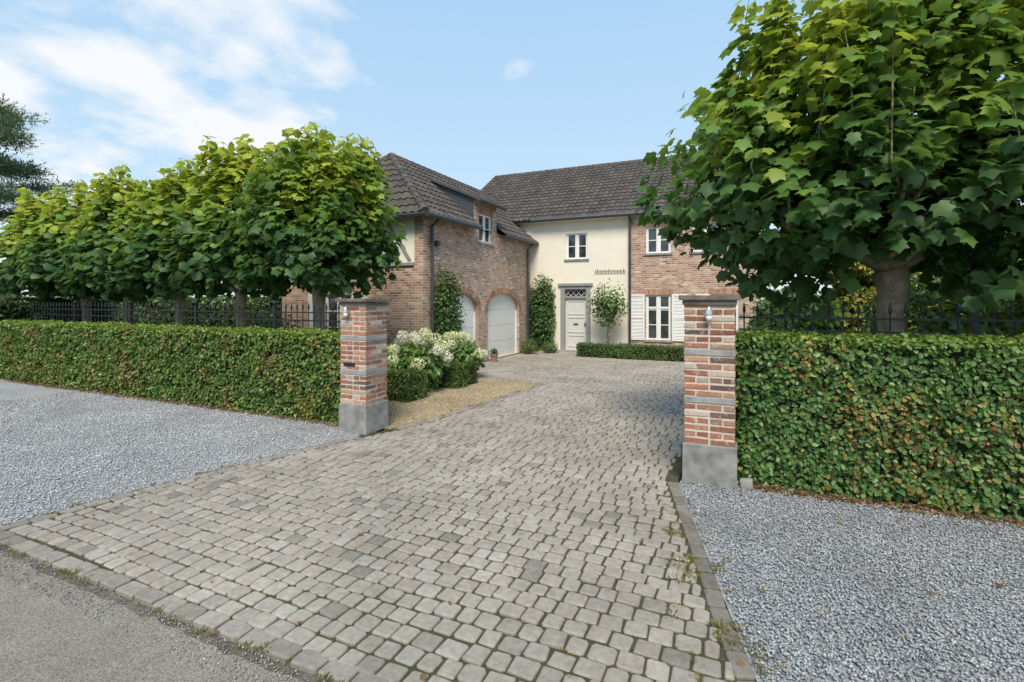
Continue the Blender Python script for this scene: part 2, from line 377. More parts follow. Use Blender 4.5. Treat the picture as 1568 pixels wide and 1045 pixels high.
def col_horn(gr=(.085,.165,.03),brown=.24,ht=1.4,k=.75):
    def f(P,nz,nz2,depth):
        n=len(P); base=np.tile(gr,(n,1))*rng.uniform(.6,1.5,(n,1)); base[:,0]*=rng.uniform(.8,1.5,n)
        pb_=np.clip(brown+ 1.1*nz+ .35*nz2,0.01,.7)
        br=rng.random(n)<pb_*k; bc=np.array([(.33,.22,.06),(.35,.29,.08),(.32,.35,.08),(.27,.15,.055)])[rng.integers(0,4,n)]
        base=np.where(br[:,None],bc*rng.uniform(.6,1.15,(n,1)),base)
        tp=np.clip((P[:,2]-(ht-.10))/.10,0,1)[:,None]; base=base*(1-tp)+tp*(base*.4+np.array([.19,.29,.05])*.75)
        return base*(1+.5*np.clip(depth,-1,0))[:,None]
    return f
def col_green(c,v=.4):
    def f(P,nz,nz2,depth):
        n=len(P); b=np.tile(c,(n,1))*rng.uniform(1-v,1+v,(n,1))*(1+.6*nz)[:,None]; b[:,0]*=rng.uniform(.8,1.4,n)
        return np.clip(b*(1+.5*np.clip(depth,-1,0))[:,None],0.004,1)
    return f
hedge('clipped_hedge',-17.4,-5.42,6.05,6.75,1.38,2600,.055,col_horn(gr=(.11,.21,.045),ht=1.38,brown=.15),'fts')
hedge('clipped_hedge',-.03,5.5,5.88,6.6,1.56,3800,.056,col_horn(gr=(.095,.205,.055),ht=1.56,brown=.22),'fts')
hedge('low_box_hedge',-5.1,.4,16.5,17.05,.45,2200,.045,col_green((.095,.18,.04)),'fts')
hedge('box_shrub',-6.6,-5.72,7.8,8.45,.56,5000,.034,col_green((.11,.19,.04)),'fts')
hedge('box_shrub',-6.75,-5.62,9.5,10.4,.5,4500,.034,col_green((.09,.165,.035)),'fts')
hedge('background_hedge',1.6,16,11.2,12.4,3.0,900,.10,col_green((.28,.34,.055)),'ft',amp=.25,core=.15)
hedge('background_hedge',-40,-13.5,11.5,12.5,2.0,500,.11,col_green((.09,.165,.04)),'ft',amp=.12,core=.15)
hedge('side_hedge',-19.2,-17.6,4.5,9.0,1.9,900,.08,col_green((.05,.10,.035)),'fts',amp=.1,core=.12)

# ------------------------------------------------------------ pillars
def pillar(x0,y0,w,dpt,lampx,slot=False,H=2.0):
    e=empty('brick_gate_pillar',(x0+w/2,y0+dpt/2,0)); L=(-(x0+w/2),-(y0+dpt/2),0)
    b=B(); b.box(x0-.018,x0+w+.018,y0-.018,y0+dpt+.018,0,.42,jit=.003); b.build('plinth',M['plinth'],e,L,bevel=.008)
    b=B(); b.box(x0+.006,x0+w-.006,y0+.006,y0+dpt-.006,.42,H-.1); b.build('mortar_core',M['mortar'],e,L)
    b=B(); bands=B(); z=.425; ci=0
    pal=[(.38,.16,.10),(.44,.21,.13),(.32,.13,.085),(.44,.25,.16),(.56,.47,.39),(.20,.12,.095),(.41,.18,.11),(.35,.15,.10),(.46,.26,.17),(.36,.22,.16),(.50,.40,.32)]
    bz=[.92,1.40]
    while z<H-.10:
        hit=[q for q in bz if z<=q<z+.072]
        if hit:
            bands.box(x0-.004,x0+w+.004,y0-.004,y0+dpt+.004,z+.004,z+.066,jit=.002); z+=.072; ci+=1; continue
        hh=min(.056,H-.1-z)
        def br(a0,a1,c0,c1):
            c=np.array(random.choice(pal))*random.uniform(.75,1.15); b.box(a0,a1,c0,c1,z+.006,z+hh,tuple(c),jit=.0035)
        m=.009
        if ci%2==0:
            for yy0,yy1 in ((y0,y0+.11),(y0+dpt-.11,y0+dpt)):
                br(x0,x0+w/2-m,yy0,yy1); br(x0+w/2+m,x0+w,yy0,yy1)
            for xx0,xx1 in ((x0,x0+.11),(x0+w-.11,x0+w)): br(xx0,xx1,y0+.125,y0+dpt-.125)
        else:
            for xx0,xx1 in ((x0,x0+.11),(x0+w-.11,x0+w)):
                br(xx0,xx1,y0,y0+dpt/2-m); br(xx0,xx1,y0+dpt/2+m,y0+dpt)
            for yy0,yy1 in ((y0,y0+.11),(y0+dpt-.11,y0+dpt)):
                if random.random()<.5: br(x0+.127,x0+w/2-m,yy0,yy1); br(x0+w/2+m,x0+w-.127,yy0,yy1)
                else: br(x0+.127,x0+w-.127,yy0,yy1)
        z+=.072; ci+=1
    b.build('bricks',M['brickgeo'],e,L,bevel=.004); bands.build('stone_bands',M['slate'],e,L,bevel=.004)
    b=B(); b.box(x0-.02,x0+w+.02,y0-.02,y0+dpt+.02,H-.10,H-.05,jit=.004); b.box(x0-.05,x0+w+.05,y0-.05,y0+dpt+.05,H-.048,H,jit=.005); b.build('cap',M['cap'],e,L,bevel=.008)
    b=B(); zl=H-.2; lx=lampx
    b.box(lx-.03,lx+.03,y0-.03,y0-.003,zl-.03,zl+.05)
    b.tube([(lx,y0-.06,zl+.08),(lx,y0-.06,zl+.05),(lx,y0-.06,zl-.0)],[.012,.035,.045],12); 
    b.build('lamp_hood',M['galv'],e,L,smooth=False)
    b=B(); b.tube([(lx,y0-.06,zl-.002),(lx,y0-.06,zl-.05),(lx,y0-.06,zl-.07)],[.036,.03,.012],12); b.build('lamp_glass',M['white'],e,L,smooth=True)
    if slot:
        b=B(); b.box(lx-.09,lx+.12,y0-.012,y0-.003,.98,1.03); b.build('letter_slot',M['iron'],e,L)
pillar(-5.41,5.72,.48,.48,-5.25,True,1.97)
pillar(-.55,5.66,.50,.48,-.30,False,2.0)
b=B(); b.box(.0,.12,5.70,5.80,0,.09,jit=.012); b.build('loose_stone',M['slate'],bevel=.01)

# ------------------------------------------------------------ fences
def fence(x0,x1,y,zt=1.72,sp=.145):
    e=empty('iron_fence',((x0+x1)/2,y,0)); L=(-(x0+x1)/2,-y,0); b=B()
    b.box(x0,x1,y-.02,y+.02,zt-.012,zt+.012); b.box(x0,x1,y-.02,y+.02,zt-.16,zt-.136); b.box(x0,x1,y-.02,y+.02,.2,.224)
    x=x0+.06;i=0
    while x<x1:
        if i%16==15:
            b.box(x-.028,x+.028,y-.028,y+.028,0,zt+.12); b.tube([(x,y,zt+.12),(x,y,zt+.15),(x,y,zt+.18),(x,y,zt+.21),(x,y,zt+.225)],[.02,.04,.045,.03,.005],8)
        else:
            b.tube([(x,y,.1),(x,y,zt+.07)],[.009,.009],6,cap=False)
            b.tube([(x,y,zt+.06),(x,y,zt+.08),(x,y,zt+.11),(x,y,zt+.19)],[.01,.02,.017,.001],6)
        x+=sp;i+=1
    b.build('railings',M['iron'],e,L)
fence(-17.3,-5.42,6.85,1.72); fence(-.02,6,6.72,1.74)

# ------------------------------------------------------------ trees
def sell(d,p=3.0): return (np.abs(d)**p).sum(-1)**(-1/p)
def plane_tree(x,y,rx,ry,z0,z1,nl,seed,big=True,ls=.15,shoots=60,trunk=.14,cx=0,lean=0,yel=1.0,taper=.25,gap=-.12,wz=.5,dim=1.0,clr=.75):
    global rng
    random.seed(seed); rng=np.random.default_rng(seed)
    e=empty('plane_tree',(x,y,0)); b=B(); bk=(.36,.30,.22)
    n=9; pts=[(lean*i/n*.2+random.gauss(0,.012),random.gauss(0,.012),2.3*i/n) for i in range(n+1)]
    rr=[trunk*(1.25 if i==0 else 1-.2*i/n+.05*random.random()) for i in range(n+1)]; rr[-1]=trunk*1.2; rr[-2]=trunk*1.05
    b.tube(pts,rr,12,bk)
    top=Vector(pts[-1]); nodes=[]
    nlimb=9
    for i in range(nlimb):
        a=2*math.pi*i/nlimb+random.uniform(-.3,.3)
        ex=rx*.62*math.cos(a)+cx*.7; ey=ry*.6*math.sin(a); end=Vector((ex,ey,random.uniform(z0+.45,z0+1.2)))
        P=[]
        for k in range(8):
            t=k/7; p=top.lerp(end,t)+Vector((0,0,.2*math.sin(t*3.14)*random.uniform(.5,1)))+Vector((random.gauss(0,.035),)*3)*(t>0); P.append(p)
        R=[trunk*.6*(1-t/8)+.012 for t in range(8)]; b.tube(P,R,7,bk)
        nodes+=P[2:]
        for q in range(4):
            s=random.choice(P[2:]); d=Vector((random.gauss(0,.35),random.gauss(0,.3),random.uniform(.2,.8))); P2=[s+d*t*random.uniform(.85,1.1)+Vector((random.gauss(0,.03),random.gauss(0,.03),0)) for t in (0,.35,.7,1.0)]
            b.tube(P2,[.03,.022,.014,.008],5,bk); nodes+=P2[1:]
    zc=z0+(z1-z0)*wz
    LP=[];LO=[]
    for i in range(shoots):
        a=random.uniform(0,2*math.pi); r=math.sqrt(random.random())*.92
        s=Vector((rx*r*math.cos(a)*.92+cx,ry*r*math.sin(a),zc+random.uniform(-.5,.4)))
        near=min(nodes,key=lambda q:(q-s).length)
        topz=zc+(z1-zc)*(1-r**2.5*(.25+taper*.7))*random.uniform(.8,1.0)+ (random.random()**2.5)*.75
        sh=1-taper*.8
        end=Vector((cx+(s.x-cx)*sh+random.gauss(0,.12),s.y*sh+random.gauss(0,.1),topz))
        if end.z-s.z<.3: end.z=s.z+.3
        P=[near.lerp(s,t)-Vector((0,0,.15*math.sin(3.14*t)))+Vector((random.gauss(0,.02),)*3) for t in (0,.35,.7)]+[s.lerp(end,t)+Vector((random.gauss(0,.03),random.gauss(0,.03),0)) for t in (.02,.3,.6,.85,1)]
        b.tube(P,[.014,.013,.012,.010,.009,.007,.005,.003],4,(.13,.13,.07),cap=False)
        m=int((end.z-s.z)/.042)
        for k in range(m):
            t=k/m; p=s.lerp(end,t); an=k*2.4+random.random(); o=Vector((math.cos(an),math.sin(an),.3))
            LP.append(p+o*random.uniform(.02,.20)*(1.15-t*.65)); LO.append(o)
        for k in range(10):
            t=random.random(); p=near.lerp(s,t); an=random.random()*6.3; o=Vector((math.cos(an),math.sin(an),.3)); LP.append(p+o*.1); LO.append(o)
    LP=np.array([tuple(p) for p in LP]);LO=np.array([tuple(p) for p in LO]);
    m=max(0,nl-len(LP)); d=nrm(rng.normal(size=(m*3,3))); rr=rng.random(m*3)**(1/2.4)*.97
    nz=np.array([mnoise.noise(Vector(q)*2.4+Vector((seed,0,0))) for q in d])
    q=d*(sell(d)*(1+.24*nz)*rr)[:,None]
    up=np.clip(q[:,2:3],0,1.2); q[:,:2]*=(1-taper*up)
    rz=np.where(q[:,2:3]>0,(z1-zc),(zc-z0)); Pv=np.concatenate([q[:,:1]*rx+cx,q[:,1:2]*ry,zc+q[:,2:3]*rz],1)
    nv=np.array([mnoise.noise(Vector(p)*1.8+Vector((seed*3.1,5,0))) for p in Pv])
    keep=(nv>gap+.12*q[:,2])&(rr>.35); Pv=Pv[keep][:m]; d=d[keep][:m]
    P=np.concatenate([LP,Pv]); O=np.concatenate([LO,nrm(d*[1,1,.6])])
    k=~((P[:,2]<2.5)&(np.abs(P[:,0])<clr)); P=P[k];O=O[k]
    nn=O*.55+np.array([0,0,.75])+rng.normal(size=P.shape)*.4
    yd=O*.9+np.array([0,0,-.55])+rng.normal(size=P.shape)*.35
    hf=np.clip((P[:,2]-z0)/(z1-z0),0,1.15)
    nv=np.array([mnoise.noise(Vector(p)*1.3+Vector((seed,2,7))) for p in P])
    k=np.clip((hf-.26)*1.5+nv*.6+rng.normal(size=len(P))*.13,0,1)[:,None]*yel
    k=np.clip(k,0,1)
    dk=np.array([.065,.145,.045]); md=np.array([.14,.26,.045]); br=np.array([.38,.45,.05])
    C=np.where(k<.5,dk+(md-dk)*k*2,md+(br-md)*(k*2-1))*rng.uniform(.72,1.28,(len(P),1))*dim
    om=rng.random(len(P))<.0018; C[om]=(.45,.17,.03)
    tv,tf=(PL,PLF) if big else (PS,PSF)
    b.build('trunk_and_limbs',M['bark'],e,smooth=True)
    instance('leaf_crown',tv,tf,P,frames(nn,yd),ls*rng.uniform(.6,1.25,len(P)),np.clip(C,0,.6),M['leaf'],e)
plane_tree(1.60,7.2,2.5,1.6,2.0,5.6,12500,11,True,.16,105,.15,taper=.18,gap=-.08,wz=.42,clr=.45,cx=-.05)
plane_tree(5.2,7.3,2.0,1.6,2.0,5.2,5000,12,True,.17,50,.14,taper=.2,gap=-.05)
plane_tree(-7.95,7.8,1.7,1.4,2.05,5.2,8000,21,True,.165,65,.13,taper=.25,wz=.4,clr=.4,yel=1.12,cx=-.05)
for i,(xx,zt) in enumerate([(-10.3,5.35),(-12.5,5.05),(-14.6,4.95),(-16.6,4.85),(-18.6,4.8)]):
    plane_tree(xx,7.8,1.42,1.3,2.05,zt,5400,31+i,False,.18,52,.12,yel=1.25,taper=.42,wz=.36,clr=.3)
random.seed(99); rng=np.random.default_rng(99)

# pine
def pine(x,y,H):
    e=empty('pine_tree',(x,y,0)); b=B(); bk=(.12,.08,.06)
    b.tube([(0,0,0),(.1,0,H*.4),(.0,.1,H*.7),(.2,0,H)],[.32,.24,.15,.03],10,bk)
    P=[];O=[]
    for i in range(30):
        z=H*(.42+.56*i/30); a=random.uniform(0,6.28); L=random.uniform(2.4,5.0)*(1-.6*max(0,(i-14)/16))
        end=Vector((math.cos(a)*L,math.sin(a)*L,z+random.uniform(-.3,.5))); st=Vector((.05,0,z-.3))
        b.tube([st,st.lerp(end,.5)+Vector((0,0,.15)),end],[.08,.05,.02],5,bk)
        for k in range(9):
            c=st.lerp(end,random.uniform(.35,1.08))+Vector((random.gauss(0,.35),random.gauss(0,.35),random.gauss(.08,.1)))
            m=150; q=rng.normal(size=(m,3))*[.28,.28,.13]; P.append(q+np.array(c)); O.append(nrm(q*[1,1,2]+[0,0,.12]))
    P=np.concatenate(P);O=np.concatenate(O)
    C=np.tile((.085,.135,.065),(len(P),1))*rng.uniform(.6,1.6,(len(P),1))
    b.build('trunk_and_limbs',M['bark'],e)
    instance('needles',[(0,0,0),(.1,.5,0),(0,1,0),(-.1,.5,0)],[(0,1,2,3)],P,frames(rng.normal(size=P.shape),O+rng.normal(size=P.shape)*.4),rng.uniform(.14,.3,len(P)),C,M['hleaf'],e)
pine(-34.2,11.6,12.2)

# bushes / climbers
def blob(name,x,y,cz,rx,ry,rz,n,ls,col,v=.4,tmpl=(SL,SLF),stems=None,shell=.5,mat='hleaf',box=False,bri=(.17,.25,.04)):
    e=empty(name,(x,y,0)); d=nrm(rng.normal(size=(n,3))); 
    r=(shell+(1-shell)*rng.random(n)); nz=np.array([mnoise.noise(Vector(q)*2+Vector((x,y,0))) for q in d])
    q=d*((sell(d,4) if box else 1)*r*(1+.3*nz))[:,None]
    P=q*[rx,ry,rz]+[0,0,cz]; P[:,2]=np.maximum(P[:,2],.02)
    C=np.tile(col,(n,1))*1.8*rng.uniform(1-v,1+v,(n,1))*(1+.5*nz)[:,None]
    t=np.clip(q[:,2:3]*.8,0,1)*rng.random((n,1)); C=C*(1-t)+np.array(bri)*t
    instance('foliage',tmpl[0],tmpl[1],P,frames(d+[0,-.2,.5]+rng.normal(size=P.shape)*.5,d+[0,0,-.5]+rng.normal(size=P.shape)*.4),ls*rng.uniform(.6,1.3,n),np.clip(C,.004,1),M[mat],e)
    if stems:
        b=B()
        for i in range(stems): b.tube([(random.uniform(-.08,.08),random.uniform(-.05,.05),0),(random.uniform(-.15,.15)*rx,0,cz*.6),(random.uniform(-.6,.6)*rx,random.uniform(-.4,.4)*ry,cz+rz*.4)],[.03,.025,.01],6,(.15,.11,.08))
        b.build('stems',M['bark'],e)
    return e
blob('climbing_plant',-7.28,11.75,1.45,.27,.55,1.4,3900,.085,(.035,.07,.018),stems=3,box=True,shell=.3)
blob('climbing_plant',-6.95,17.95,1.4,.5,.25,1.4,3600,.10,(.035,.075,.02),stems=3,box=True,shell=.3)
blob('wall_shrub',-4.25,17.4,1.8,.75,.4,.8,1700,.10,(.06,.11,.025),stems=4,shell=.05)
blob('ball_shrub',-6.35,17.3,.2,.3,.3,.24,700,.05,(.04,.08,.02))
blob('ball_shrub',-6.95,16.7,.28,.35,.35,.36,900,.05,(.04,.08,.02))
blob('round_shrub',.9,11.0,1.5,.75,.7,.72,3200,.12,(.08,.15,.03),shell=.6,bri=(.25,.36,.06))
blob('background_shrub',4.3,10.0,1.4,1.3,.8,1.3,4500,.12,(.10,.15,.03),shell=.6,bri=(.3,.36,.06))
blob('background_shrub',2.6,9.6,1.2,.9,.6,1.2,3000,.11,(.08,.14,.03),shell=.6,bri=(.26,.36,.06))
blob('background_shrub',-8.9,9.6,.7,.8,.6,.8,2200,.09,(.04,.08,.02))
blob('background_shrub',-12.0,9.8,.8,1.2,.6,1.0,2600,.09,(.04,.08,.02))
# hydrangeas
def hydrangea(x,y,r,h,nf):
    e=blob('hydrangea_bush',x,y,h*.46,r,r,h*.44,3600,.11,(.05,.10,.022),shell=.2)
    fl=[];flc=[];got=[]
    tries=0
    while len(got)<nf and tries<900:
        tries+=1
        a=random.uniform(0,6.28); q_=math.sqrt(random.random()); rr_=q_*r*1.1; c=np.array([math.cos(a)*rr_,math.sin(a)*rr_,h*(1.04-.45*q_**2)+random.gauss(0,.05)])
        if any(np.linalg.norm(c-g)<.23 for g in got): continue
        got.append(c); R_=random.uniform(.10,.145)
        q=nrm(rng.normal(size=(190,3))); fl.append(c+q*R_*[1,1,.85]); flc.append(np.tile(np.array(random.choice([(.78,.80,.56),(.74,.79,.46),(.82,.82,.68)])),(190,1))*rng.uniform(.88,1.1,(190,1)))
    fl=np.concatenate(fl);flc=np.concatenate(flc); ctr=np.repeat(np.array(got),190,axis=0)
    instance('flower_heads',SL,SLF,fl,frames((fl-ctr)*9+rng.normal(size=fl.shape)*.35),rng.uniform(.03,.048,len(fl)),np.clip(flc,0,.85),M['petal'],e)
hydrangea(-6.45,9.0,.78,1.16,20); hydrangea(-6.4,10.75,.62,1.05,14)
for i,(xx,yy,r,h) in enumerate([(-55,30,6,3.2),(-70,22,7,4),(-48,45,6,4),(30,40,8,4),(22,30,5,3.4),(45,30,8,5),(-30,48,7,3)]):
    blob('distant_trees',xx,yy,h*.8,r,r*.6,h,5000,.45,(.035,.065,.02),shell=.6)

# ------------------------------------------------------------ house
H=empty('brick_house',(-7.5,18.2,0)); HL=(7.5,-18.2,0)
XG=-7.5; YF=18.2
bld={k:B() for k in ('brick','cream','white','glass','greydoor','doorw','gdoor','zinc','slate','brickgeo')}
def pt(pl,a,d,z):
    if pl[0]=='F': return (a,pl[1]-d,z)
    return (pl[1]+d,a,z)
def ob(k,pl,a0,a1,z0,z1,d0,d1,col=(1,1,1)):
    p=pt(pl,a0,d0,z0);q=pt(pl,a1,d1,z1)
    bld[k].box(min(p[0],q[0]),max(p[0],q[0]),min(p[1],q[1]),max(p[1],q[1]),z0,z1,col)
def wall(k,pl,a0,a1,z0,z1,ops,dep=.14):
    b=bld[k]
    A=sorted({a0,a1,*[o[0] for o in ops],*[o[1] for o in ops]}); Z=sorted({z0,z1,*[o[2] for o in ops],*[o[3] for o in ops]})
    for i in range(len(A)-1):
        for j in range(len(Z)-1):
            ca,cz=(A[i]+A[i+1])/2,(Z[j]+Z[j+1])/2
            if any(o[0]<ca<o[1] and o[2]<cz<o[3] for o in ops): continue
            b.add([pt(pl,A[i],0,Z[j]),pt(pl,A[i+1],0,Z[j]),pt(pl,A[i+1],0,Z[j+1]),pt(pl,A[i],0,Z[j+1])],[(0,1,2,3)])
    for o in ops:
        r=o[4] if len(o)>4 else 0
        ring=[(o[0],o[2]),(o[0],o[3]-r)]
        if r:
            n=18; c=(o[0]+o[1])/2; hw=(o[1]-o[0])/2
            arc=[(c-hw*math.cos(math.pi*i/n),o[3]-r+r*math.sin(math.pi*i/n)**.85) for i in range(n+1)]
            for (p,q) in zip(arc[:-1],arc[1:]):
                b.add([pt(pl,p[0],0,p[1]),pt(pl,q[0],0,q[1]),pt(pl,q[0],0,o[3]),pt(pl,p[0],0,o[3])],[(0,1,2,3)])
            ring+=arc[1:-1]
        ring+=[(o[1],o[3]-r),(o[1],o[2])]
        for p,q in zip(ring[:-1],ring[1:]):
            b.add([pt(pl,p[0],0,p[1]),pt(pl,q[0],0,q[1]),pt(pl,q[0],-dep,q[1]),pt(pl,p[0],-dep,p[1])],[(0,1,2,3)])
        b.add([pt(pl,o[0],0,o[2]),pt(pl,o[1],0,o[2]),pt(pl,o[1],-dep,o[2]),pt(pl,o[0],-dep,o[2])],[(0,1,2,3)])
def window(pl,a0,a1,z0,z1,rows=2,sill=True,transom=None):
    w=.055; d0,d1=-.11,-.05
    ob('glass',pl,a0+.01,a1-.01,z0+.01,z1-.01,-.10,-.085)
    ob('white',pl,a0,a0+w,z0,z1,d0,d1);ob('white',pl,a1-w,a1,z0,z1,d0,d1)
    ob('white',pl,a0+w,a1-w,z1-w,z1,d0,d1);ob('white',pl,a0+w,a1-w,z0,z0+w,d0,d1)
    m=(a0+a1)/2; ob('white',pl,m-.045,m+.045,z0+w,z1-w,-.08,-.045)
    for i in range(1,rows):
        zz=z0+(z1-z0)*i/rows
        ob('white',pl,a0+w,m-.045,zz-.014,zz+.014,-.083,-.06); ob('white',pl,m+.045,a1-w,zz-.014,zz+.014,-.083,-.06)
    if transom: ob('white',pl,a0+w,a1-w,transom-.035,transom+.035,-.081,-.042)
    for s0,s1 in ((a0+w,m-.045),(m+.045,a1-w)):
        ob('white',pl,s0,s0+.03,z0+w,z1-w,-.084,-.055);ob('white',pl,s1-.03,s1,z0+w,z1-w,-.084,-.055)
    if sill: ob('slate',pl,a0-.06,a1+.06,z0-.07,z0-.002,-.12,.05)
def soldier(pl,a0,a1,z,h=.2):
    a=a0-.08
    while a<a1+.08-.03:
        c=np.array(random.choice([(.48,.28,.18),(.42,.23,.15),(.54,.35,.24),(.36,.21,.145)])); ob('brickgeo',pl,a,a+.06,z+.003,z+h,-.03,.008,tuple(c)); a+=.072
def archring(pl,a0,a1,ztop,rise,h=.2):
    n=44; c=(a0+a1)/2; hw=(a1-a0)/2; zs=ztop-rise
    for i in range(n):
        t0=math.pi*(i+.08)/n; t1=math.pi*(i+.92)/n
        P=[]
        for t,e_ in ((t0,0),(t1,0),(t1,h),(t0,h)):
            P.append((c-(hw+.004+e_)*math.cos(t),zs+(rise+.004+e_)*math.sin(t)**.85))
        v=[pt(pl,p[0],-.03,p[1]) for p in P]+[pt(pl,p[0],.010,p[1]) for p in P]
        bld['brickgeo'].add(v,[(0,1,2,3),(4,5,6,7),(0,1,5,4),(1,2,6,5),(2,3,7,6),(3,0,4,7)],random.choice([(.50,.28,.18),(.43,.22,.14),(.56,.36,.24),(.35,.2,.13)]))
G=('G',XG)
D1=(11.5,13.9,0,2.18,.62);D2=(14.55,17.1,0,2.18,.62)
wall('brick',G,10.9,18.2,0,4.2,[D1,D2,(13.95,14.85,3.8,4.2)])
wall('brick',G,13.6,15.2,4.2,5.08,[(13.95,14.85,4.2,4.7)])
window(G,13.95,14.85,3.8,4.7,2,True); soldier(G,13.95,14.85,4.7,.19)
for D in (D1,D2):
    archring(G,D[0],D[1],D[3],D[4])
    nseg=4
    for i in range(nseg):
        z0=i*(D[3]/nseg); ob('gdoor',G,D[0]-.1,D[1]+.1,z0+.004,z0+D[3]/nseg-.004,-.2,-.13)
    ob('gdoor',G,D[0]-.1,D[1]+.1,0,D[3],-.22,-.205)
    for s in (0,1):
        a=D[0] if s==0 else D[1]-.06
        ob('gdoor',G,a,a+.06,0,D[3]-D[4],-.128,-.09)
for a in (14.0,14.42): ob('slate',G,a-.06,a+.10,0,.32,0.003,.06)
W=('F',10.9)
wall('brick',W,-12.6,-7.5,0,2.9,[(-10.9,-9.9,.7,2.1)]); window(W,-10.9,-9.9,.7,2.1,3)
for a in (-11.5,-9.85): 
    ob('white',W,a,a+.55,.65,2.15,.004,.045)
wall('brick',W,-7.78,-7.5,2.9,4.2,[]); wall('cream',W,-12.6,-7.78,2.9,4.2,[])
ob('slate',W,-12.6,-7.78,2.86,2.94,.003,.05)
bb=bld['greydoor']; bb.add([(-7.85,10.87,3.0),(-7.97,10.87,3.0),(-8.75,10.87,4.1),(-8.62,10.87,4.1)],[(0,1,2,3)])
ob('greydoor',W,-8.9,-8.8,2.94,4.2,.003,.03)
wall('brick',('G',-12.6),10.9,18.2,0,4.2,[])
ob('zinc',G,11.42,11.54,3.4,3.55,.0,.12)
# main facade
F=('F',YF); F2=('F',YF-.07)
door=(-6.25,-5.08,0,2.48); uw=(-6.04,-5.19,3.5,4.46)
wall('cream',F,-11.05,-3.67,0,5.05,[door,uw]); window(F,*uw,2)
lw=(-3.05,-2.2,.55,2.13); u1=(-3.05,-2.2,3.6,4.52); u2=(-1.5,-.68,3.6,4.52); l2=(-.9,-.05,.55,2.13)
wall('brick',F2,-3.67,.6,0,5.05,[lw,u1,u2,l2])
ob('brick',F2,-3.67,-3.665,0,5.05,-.07,0)
for w_ in (lw,l2): window(F2,*w_,3,True,1.68); soldier(F2,w_[0],w_[1],w_[3])
for w_ in (u1,u2): window(F2,*w_,2,True); soldier(F2,w_[0],w_[1],w_[3],.19)
def shutter(pl,a0,a1,z0,z1):
    ob('white',pl,a0,a0+.06,z0,z1,.01,.05);ob('white',pl,a1-.06,a1,z0,z1,.01,.05)
    for z in (z0,(z0+z1)/2-.03,z1-.06): ob('white',pl,a0+.06,a1-.06,z,z+.06,.012,.048)
    z=z0+.08
    ob('white',pl,a0+.06,a1-.06,z0,z1,.004,.011)
    while z<z1-.08:
        p=[pt(pl,a0+.06,.04,z),pt(pl,a1-.06,.04,z),pt(pl,a1-.06,.015,z+.035),pt(pl,a0+.06,.015,z+.035)]
        bld['white'].add(p,[(0,1,2,3)]); z+=.05
shutter(F2,-3.62,-3.09,.53,2.15);shutter(F2,-2.16,-1.66,.53,2.15);shutter(F2,-1.4,-.94,.53,2.15)
# door
ob('greydoor',F,-6.25,-6.08,0,2.48,-.12,.03);ob('greydoor',F,-5.25,-5.08,0,2.48,-.12,.03);ob('greydoor',F,-6.08,-5.25,2.36,2.48,-.12,.03)
ob('greydoor',F,-6.34,-4.99,2.482,2.58,0.003,.08); ob('greydoor',F,-6.08,-5.25,2.02,2.1,-.12,-.01)
ob('glass',F,-6.08,-5.25,2.1,2.36,-.11,-.09)
for i in range(4):
    a=-6.08+.2075*i
    for s in (0,1):
        x0_,x1_=(a,a+.2075) if s else (a+.2075,a)
        bld['white'].add([(x0_-.01,YF+.085,2.1),(x0_+.01,YF+.085,2.1),(x1_+.01,YF+.085,2.36),(x1_-.01,YF+.085,2.36)],[(0,1,2,3)])
ob('doorw',F,-6.08,-5.25,.06,2.02,-.12,-.09)
for z0,z1 in ((.18,.62),(.72,1.3),(1.4,1.92)):
    for (p,q,r,s) in ((-6.0,-5.33,z0,z0+.03),(-6.0,-5.33,z1-.03,z1),(-6.0,-5.97,z0+.03,z1-.03),(-5.36,-5.33,z0+.03,z1-.03)): ob('doorw',F,p,q,r,s,-.088,-.07)
ob('zinc',F,-5.76,-5.58,1.02,1.07,-.09,-.06); ob('zinc',F,-5.33,-5.29,.98,1.1,-.088,-.04)
ob('slate',F,-6.35,-4.98,0,.06,-.13,.35)
ob('zinc',F,-6.62,-6.5,1.85,2.1,.04,.16); ob('zinc',F,-6.58,-6.54,2.1,2.16,.003,.12)
x=-4.9
while x<-3.78:
    w_=random.uniform(.07,.11); ob('zinc',F,x,x+.015,2.93,3.05+random.choice([0,.0,.05]),.02,.035); ob('zinc',F,x+.015,x+w_-.02,2.93,2.945,.02,.035); ob('zinc',F,x+.015,x+w_-.02,3.02,3.035,.02,.035); x+=w_+.01
bld['brick'].add([(.6,YF-.07,0),(.6,26.8,0),(.6,26.8,5.05),(.6,22.5,8.0),(.6,YF-.07,5.05)],[(0,1,2,3,4)])
bld['brick'].add([(-11.05,YF,0),(-11.05,26.8,0),(-11.05,26.8,5.05),(-11.05,22.5,8.0),(-11.05,YF,5.05)],[(0,1,2,3,4)])
bld['brick'].add([(-11.05,26.8,0),(.6,26.8,0),(.6,26.8,5.05),(-11.05,26.8,5.05)],[(0,1,2,3)])
for yy in (13.6,15.2):
    bld['zinc'].add([(-7.5,yy,4.1),(-7.5,yy,5.07),(-9.6,yy,6.02),(-9.6,yy,5.85)],[(0,1,2,3)])
bld['zinc'].add([(-7.3,13.48,5.02),(-7.3,15.32,5.02),(-9.7,15.32,6.06),(-9.7,13.48,6.06),(-7.3,13.48,5.10),(-7.3,15.32,5.10),(-9.7,15.32,6.14),(-9.7,13.48,6.14)],[(0,1,2,3),(4,5,6,7),(0,1,5,4),(1,2,6,5),(2,3,7,6),(3,0,4,7)])
def gutter(p,q):
    bld['zinc'].tube([p,q],[.07,.07],8)
gutter((-7.18,10.6,4.14),(-7.18,13.5,4.14));gutter((-7.18,15.3,4.14),(-7.18,18.15,4.14)); gutter((-12.8,10.58,4.14),(-7.2,10.58,4.14))
